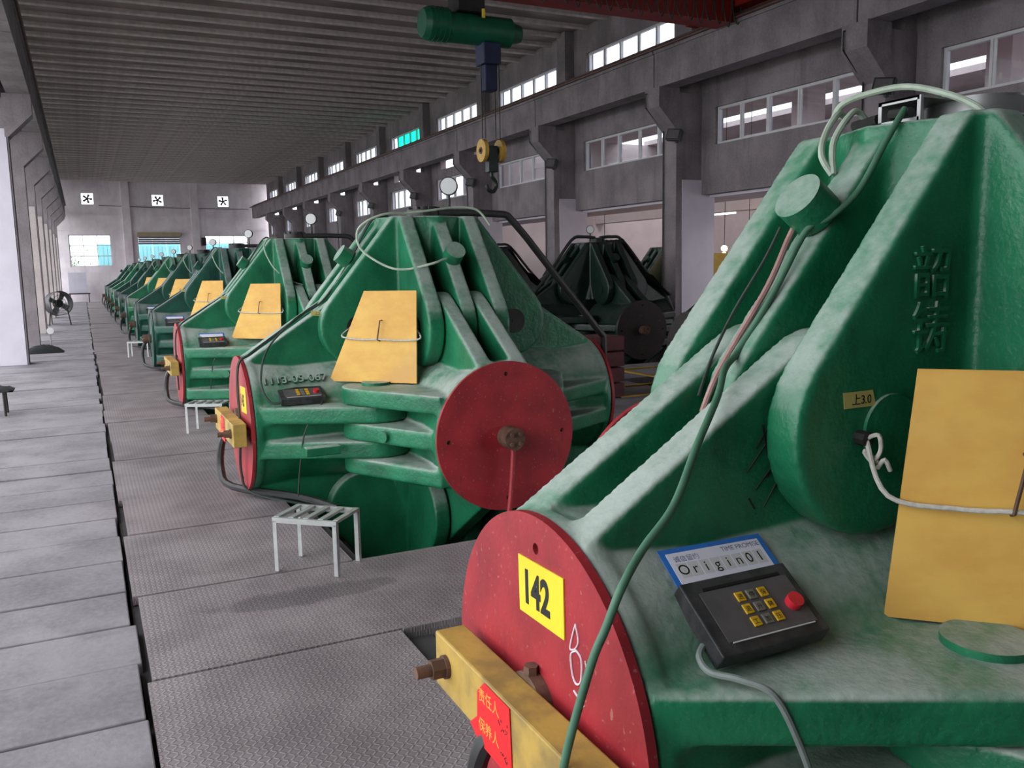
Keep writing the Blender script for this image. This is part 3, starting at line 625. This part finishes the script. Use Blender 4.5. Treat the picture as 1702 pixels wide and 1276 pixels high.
# ---------------------------------------------------------------- control boxes and cards
def control_box(k, label, clabel):
    y = PY[k]; A = k == 0
    if A: o0 = Vector((PX-1.306, y-.460, PZ+.246)); slope = .7; w, h, d = .318, .198, .05
    else: o0 = Vector((PX-1.30, y-.52, PZ+(.182 if PRESS[k][2]['left'].data in (VAR['green_cast']['B2'], VAR['dimmed_blue_green_cast']['B2']) else .237))); slope = .35; w, h, d = .318, .19, .05
    T = frame((0, 0, 0), (1, .0 if A else -.02, 0), (0, 1, slope))
    t = thing('control_box', label, 'control box', o0, 'control boxes lying on the presses')
    body = MB().box(0, w, 0, h, 0, d, T).build('case', 'black_plastic', t, bevel=.004)
    MB().box(.035, w-.02, .03, h-.035, d, d+.0015, T).build('face_plate', 'panel_grey', t)
    MB().box(.05, w-.035, h-.032, h-.024, d-.001, d+.002, T).build('slot', 'ink_black', t); MB().box(.045, w-.03, .026, .029, d, d+.003, T).build('edge_strip', 'window_white', t)
    if k < 3:
        for r in range(3):
            for c_ in range(3):
                x = .122+c_*.034; yy = .118-r*.034
                kb = MB().box(x, x+.024, yy, yy+.026, d+.0015, d+.006, T).build('key', 'key_grey' if c_ == 1 else 'key_yellow', t, bevel=.002)
                if not k: text('key_mark', '进停保退升降工加压'[r*3+c_], .016, 'ink_black', T @ Matrix.Translation((x+.0035, yy+.006, d+.0062)), kb, .0002)
    MB().cyl(T @ Vector((.262, .085, d+.001)), T @ Vector((.262, .085, d+.022)), .020, 24).build('stop_button', 'button_red', t, True)
    if A: MB().tube([Vector(p)-Vector((-1.306, -.460, .246)) for p in ((-1.305, -.415, .285), (-1.335, -.44, .275), (-1.337, -.48, .258), (-1.30, -.535, .256), (-1.255, -.585, .235), (-1.21, -.61, .14), (-1.16, -.62, .0), (-1.1, -.62, -.25))], .008, 8).build('cable', 'cable_grey', t, True)
    else: MB().tube([T @ Vector((.30, .02, .02)), T @ Vector((.26, -.06, .0)), T @ Vector((.14, -.16, -.12)), T @ Vector((.10, -.20, -.36)), T @ Vector((.08, -.24, -.62))], .006, 6).build('cable', 'cable_dark', t, True)
    # card behind the box
    ct = T @ Vector((.014, h+.004, .020))
    c = thing('name_card', clabel, 'card', o0+ct, 'name cards beside the control boxes')
    sl = frame((0, 0, 0), (1, -.01, -.01), (0, 1, slope+.03 if A else 1.1))
    cw, ch, off = (.318, .112, .0) if A else (.30, .09, .0)
    MB().box(.0, cw, off, off+ch, 0, .002, sl).build('card_back', 'card_blue', c)
    MB().box(.016, cw-.016, off+.01, off+ch-.014, .002, .0028, sl).build('card_face', 'card_white', c)
    if A:
        text('writing', 'TIME PROMISE', .019, 'ink_grey', sl @ Matrix.Translation((cw-.02, .078, .003)), c, .0002, 'RIGHT')
        text('writing', '诚信留约', .019, 'ink_grey', sl @ Matrix.Translation((.03, .072, .003)), c, .0002)
        for i, chh in enumerate('Origin01'):
            x = .028+i*.0335
            MB().box(x, x+.030, .026, .066, .0028, .0032, sl).build('letter_tile', 'window_white', c)
            text('letter', chh, .040, 'ink_black', sl @ Matrix.Translation((x+.015, .034, .0034)), c, .0002, 'CENTER')
ol = ['nearest press', 'press with the full red cover', 'third press of the row', 'fourth press of the row', 'fifth press of the row']
for k in range(5):
    control_box(k, ('black control box with yellow keys and red button on the '+ol[k]) if k == 0 else 'small dark control box lying on the '+ol[k], 'blue-edged card reading Origin01 on the nearest press' if k == 0 else 'white card behind the control box on the '+ol[k])

# ---------------------------------------------------------------- stools
def stool(label, loc, rz, w=.40, d=.29, h=.315):
    t = thing('slatted_stool', label, 'stool', loc, 'metal slatted stools', rz); a = .026
    for x in (0, w-a):
        for y in (0, d-a): MB().box(x, x+a, y, y+.004, 0, h-.02).box(x if x == 0 else x+a-.004, x+.004 if x == 0 else x+a, y, y+a, 0, h-.02).build('leg', 'alu', t)
    for y in (0, d-.02): MB().box(0, w, y, y+.02, h-.03, h).build('rail', 'alu', t)
    for i in range(5):
        x = i*(w-.03)/4; MB().box(x, x+.032, .02, d-.02, h-.014, h+.002).build('slat', 'alu', t)
stool('metal slatted stool in front of the press with the full red cover', (.854, 4.856, .004), math.atan2(-.279, .307))
stool('metal slatted stool at the foot of the third press, half hidden', (.86, 9.60, .004), -.5)
stool('small metal slatted stool beside the walkway at the fifth press', (.70, 19.0, .004), -.3)

# ---------------------------------------------------------------- crane, hoist, hook
YG = 12.0
cr = thing('bridge_crane', 'red overhead bridge crane spanning the hall at the top', 'crane', (0, YG, 5.6))
MB().box(-.55, 9.95, -.22, .22, 0, .75).build('girder', 'red_crane', cr)
for x in (9.96, -1.0): MB().box(x, x+.45, -1.1, 1.1, .245, .6).build('end_truck', 'red_crane', cr, bevel=.02)
for i in range(22):
    x = 5.9+i*.19; MB().tube([(x, -.235, .62), (x+.02, -.26, .15), (x+.095, -.28, -.04-.03*(i % 3)), (x+.17, -.26, .15), (x+.19, -.235, .62)], .010, 5, 4).build('cable_loop', 'cable_dark', cr, True)
ho = thing('electric_hoist', 'dark green electric hoist hanging from the red crane', 'hoist', (5.3, YG, 5.09))
MB().cyl((-.62, 0, 0), (.62, 0, 0), .21, 32).cyl((.62, 0, 0), (.80, 0, 0), .17, 28, .12).build('drum', 'hoist_green', ho, True)
MB().cyl((-.66, 0, .02), (-.36, 0, .02), .23, 28).cyl((-.74, 0, .02), (-.66, 0, .02), .19, 28, .23).build('motor', 'hoist_green', ho, True)
for i in range(4): MB().cyl((-.60+.07*i, 0, .02), (-.585+.07*i, 0, .02), .24, 28).build('cooling_fin', 'hoist_green', ho)
MB().box(-.25, .15, -.2, .2, .2, .505).build('trolley', 'dark_steel', ho); MB().box(.10, .14, -.23, -.2, .12, .24).build('tag_plate', 'sticker_yellow', ho)
MB().box(.14, .42, -.16, .16, -.48, -.18).build('rope_guide', 'hoist_blue', ho, bevel=.02); MB().box(.18, .38, -.1, .1, -.85, -.48).build('limit_box', 'hoist_blue', ho, bevel=.02)
for x in (.16, .21, .38, .45): MB().tube([(x, 0, -.2), (x, 0, -1.52)], .007, 6, 1).build('wire_rope', 'dark_steel', ho)
hk = thing('hook_block', 'hook block with two yellow pulleys hanging on wire ropes', 'hook block', (5.60, YG, 3.2))
for s in (-1, 1):
    p = MB().cyl((s*.14-.03, 0, .19), (s*.14+.03, 0, .19), .165, 32).build('pulley', 'pulley_yellow', hk, True)
    MB().cyl((s*.14-.04, 0, .19), (s*.14+.04, 0, .19), .05, 16).build('pulley_hub', 'rust', p)
MB().box(-.075, .075, -.07, .07, -.12, .26).cyl((-.2, 0, .19), (.2, 0, .19), .025, 12).build('yoke', 'dark_shaded_green_cast', hk, bevel=.01)
MB().tube([(0, 0, -.1), (0, 0, -.18), (.05, 0, -.24), (.07, 0, -.32), (.02, 0, -.40), (-.06, 0, -.38), (-.085, 0, -.30)], .028, 10).build('hook', 'dark_shaded_green_cast', hk, True)

# ---------------------------------------------------------------- flood lights on the right columns
for i, y in enumerate([c for c in CY if 8 < c < 40]):
    t = thing('flood_light', '%s black flood light on the right-hand columns, counted from the camera' % ordinal(i), 'flood light', (10.36, y-.02, 4.08), 'flood lights on the columns')
    T = Matrix.Rotation(math.radians(18), 4, 'Y') @ Matrix.Rotation(math.radians(25), 4, 'Z')
    MB().box(-.1, .0, -.15, .15, -.1, .12, T).build('housing', 'flood_body', t, bevel=.01)
    MB().box(-.108, -.1, -.12, .12, -.07, .09, T).build('lens', 'panel_grey', t); MB().box(0, .06, -.02, .02, -.12, -.06).box(-.04, .0, -.17, -.15, -.12, .03).build('bracket', 'flood_body', t)

# ---------------------------------------------------------------- back row: pipes, gauges, covers, lamps
for k, (t, part, b) in enumerate(ROW2[:4]):
    gauge(t, -.12, 0, 1.56, .14)
    for s in (-1, 1): piece(t, MB().tube([(.05*s, -.05, 1.62), (.3*s, -.05, 1.64), (.55*s, -.05, 1.58), (1.0*s, -.1, 1.05), (1.5*s, -.15, .5), (1.62*s, -.2, .2)], .03, 8, 4), 'oil_pipe', 'pipe_dark')
    cl = MB(); pr = [(.36, 1.56), (.62, 1.15), (.80, .92), (1.0, .86), (1.3, .64), (1.5, .50)]
    for s in (1,):
        vs = []; nn = 9
        for i, (u, w) in enumerate(pr):
            for j in range(nn):
                l = -.34+.68*j/(nn-1); vs.append((s*(u+.03+.03*math.sin(j*2.3+i)), l+.03*math.sin(i*1.7), w+.03+.03*math.sin(j*3.1+i*.8)))
        nv = len(vs); vs += [(a, b_, c-.012) for a, b_, c in vs]
        fs = [(i*nn+j, i*nn+j+1, (i+1)*nn+j+1, (i+1)*nn+j) for i in range(len(pr)-1) for j in range(nn-1)]
        fs += [tuple(nv+v for v in reversed(f)) for f in fs]; cl.add(vs, fs)
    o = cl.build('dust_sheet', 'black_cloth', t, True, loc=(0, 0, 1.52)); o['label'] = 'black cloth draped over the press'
bb_ = thing('red_crate', 'dark red crate behind the press with the full red cover', 'crate', (5.5, 9.2, 0))
for q in range(4): MB().box(0, .6, 0, .5, .2*q+.01, .2*q+.19).build('side_board', 'brick_red', bb_, bevel=.01)
for i, p in enumerate(((13.0, 20.6, 2.05), (13.35, 16.0, 2.0), (13.6, 16.3, 1.85), (14.6, 16.6, 2.05))):
    t = thing('work_lamp', 'small warm glowing work lamp in the neighbouring bay, %s' % ['left of the dark press', 'leftmost beside the white column', 'lower one beside the white column', 'right one beside the white column'][i], 'lamp', p, 'warm lamps in the neighbouring bay')
    bm2 = bmesh.new(); bmesh.ops.create_icosphere(bm2, subdivisions=2, radius=.07); me = bpy.data.meshes.new('bulb'); bm2.to_mesh(me); bm2.free(); me.materials.append(M['lamp_warm']); link('bulb', me, t)
    MB().tube([(0, 0, .06), (0, 0, .1), (.02, 0, 5.8-p[2])], .008, 6, 1).build('cord', 'cable_dark', t)
yb = MB().box(12.6, 14.0, 15.9, 15.95, .02, 1.9).build('yellow_screen', 'line_yellow'); tag(yb, 'yellow screen standing in the neighbouring bay beyond the column', 'screen')

# ---------------------------------------------------------------- small things along the left
def low_stool(label, loc, w):
    t = thing('padded_stool', label, 'stool', loc, None)
    s = MB()
    n_ = 10; vs = []
    for i in range(n_+1):
        for j in range(n_+1):
            u, v = i/n_, j/n_; hgt = .06*math.sin(math.pi*u)**.5*math.sin(math.pi*v)**.5+.012*math.sin(i*2.1+j)
            vs.append((-w/2+w*u, -.2+.4*v, .30+hgt))
    nv = len(vs); vs += [(a, b_, .29) for a, b_, c in vs]; N = n_+1
    fs = [(i*N+j, i*N+j+1, (i+1)*N+j+1, (i+1)*N+j) for i in range(n_) for j in range(n_)]; fs += [tuple(nv+v for v in reversed(f)) for f in fs]
    s.add(vs, fs).build('seat_pad', 'black_cloth', t, True)
    for x in (-w/2+.03, w/2-.1):
        for y in (-.17, .15): MB().cyl((x, y, 0), (x*.96, y*.96, .3), .014, 8).build('leg', 'dark_steel', t)
low_stool('low black padded stool at the left picture edge', (-1.12, 12.2, 0), .52)
bg_ = thing('cloth_heap', 'black cloth heap on the floor beside the white-boarded column', 'cloth', (-.88, 21.4, 0)); vs = []
for i in range(15):
    for j in range(11):
        u, v = i/14*2-1, j/10*2-1; r = max(0, 1-u*u)*max(0, 1-v*v); vs.append((u*.40, v*.3, .002+.16*r**.7+.02*r*math.sin(i*1.9+j*2.7)))
nv = len(vs); vs += [(a, b_, 0) for a, b_, c in vs]; fs = [(i*11+j, i*11+j+1, (i+1)*11+j+1, (i+1)*11+j) for i in range(14) for j in range(10)]; fs += [tuple(nv+v for v in reversed(f)) for f in fs]
MB().add(vs, fs).build('cloth', 'black_cloth', bg_, True)
st_ = thing('round_stand', 'small stand with a white round head on the walkway by the columns', 'stand', (-.76, 22.6, 0))
MB().cyl((0, 0, 0), (0, 0, .02), .10, 20).build('base', 'dark_steel', st_); MB().cyl((0, 0, .02), (0, 0, .34), .010, 8).build('pole', 'steel', st_); MB().cyl((0, -.02, .40), (0, .02, .40), .075, 24).build('head', 'dial_white', st_, True)
fa = thing('drum_fan', 'black drum floor fan standing on the walkway by the left columns', 'fan', (-.78, 32.6, 0))
ax = Vector((.45, -.89, .1)).normalized(); c0 = Vector((0, 0, .72))
MB().cyl(c0-ax*.18, c0+ax*.18, .40, 32, caps=False).build('drum', 'black_plastic', fa, True); MB().cyl(c0-ax*.15, c0+ax*.05, .13, 20).build('motor', 'dark_steel', fa, True)
for q in range(4):
    qq = Matrix.Rotation(q*math.pi/2+.4, 3, ax); a1 = qq @ ax.orthogonal().normalized(); b1 = ax.cross(a1)
    MB().prism([(.1, -.06), (.36, -.12), (.37, .08), (.1, .06)], lambda u, w, d: c0+a1*u+b1*w+ax*(d+w*.3), -.004, .004).build('blade', 'steel', fa)
for q in range(3): MB().add(*(lambda m: (m.v, m.f))(MB().tube([c0+ax*.185+(.38-.11*q)*(math.cos(a)*ax.orthogonal().normalized()+math.sin(a)*ax.cross(ax.orthogonal().normalized())) for a in [i*math.pi/12 for i in range(25)]], .008, 5, 1))).build('guard_ring', 'black_plastic', fa, True)
for x, y in ((-.32, -.2), (.32, -.2), (-.32, .25), (.32, .25)): MB().cyl((x*.8, y*.3, .5), (x, y, 0), .018, 8).build('leg', 'dark_steel', fa)
wb = thing('white_panels', 'white panels standing on a table at the far left corner', 'panels', (-.75, 57.3, 0))
MB().box(0, .95, 0, .06, 1.0, 1.75).build('upper_panel', 'white_board', wb); MB().box(0, .98, -.06, 0, .55, 1.02).build('lower_panel', 'white_board', wb); MB().box(-.05, 1.1, -.3, .4, .48, .54).build('table_top', 'dark_steel', wb)
for x in (0, 1.0):
    for y in (-.25, .35): MB().box(x, x+.05, y-.05, y, 0, .48).build('leg', 'dark_steel', wb)
bpy.context.view_layer.update()
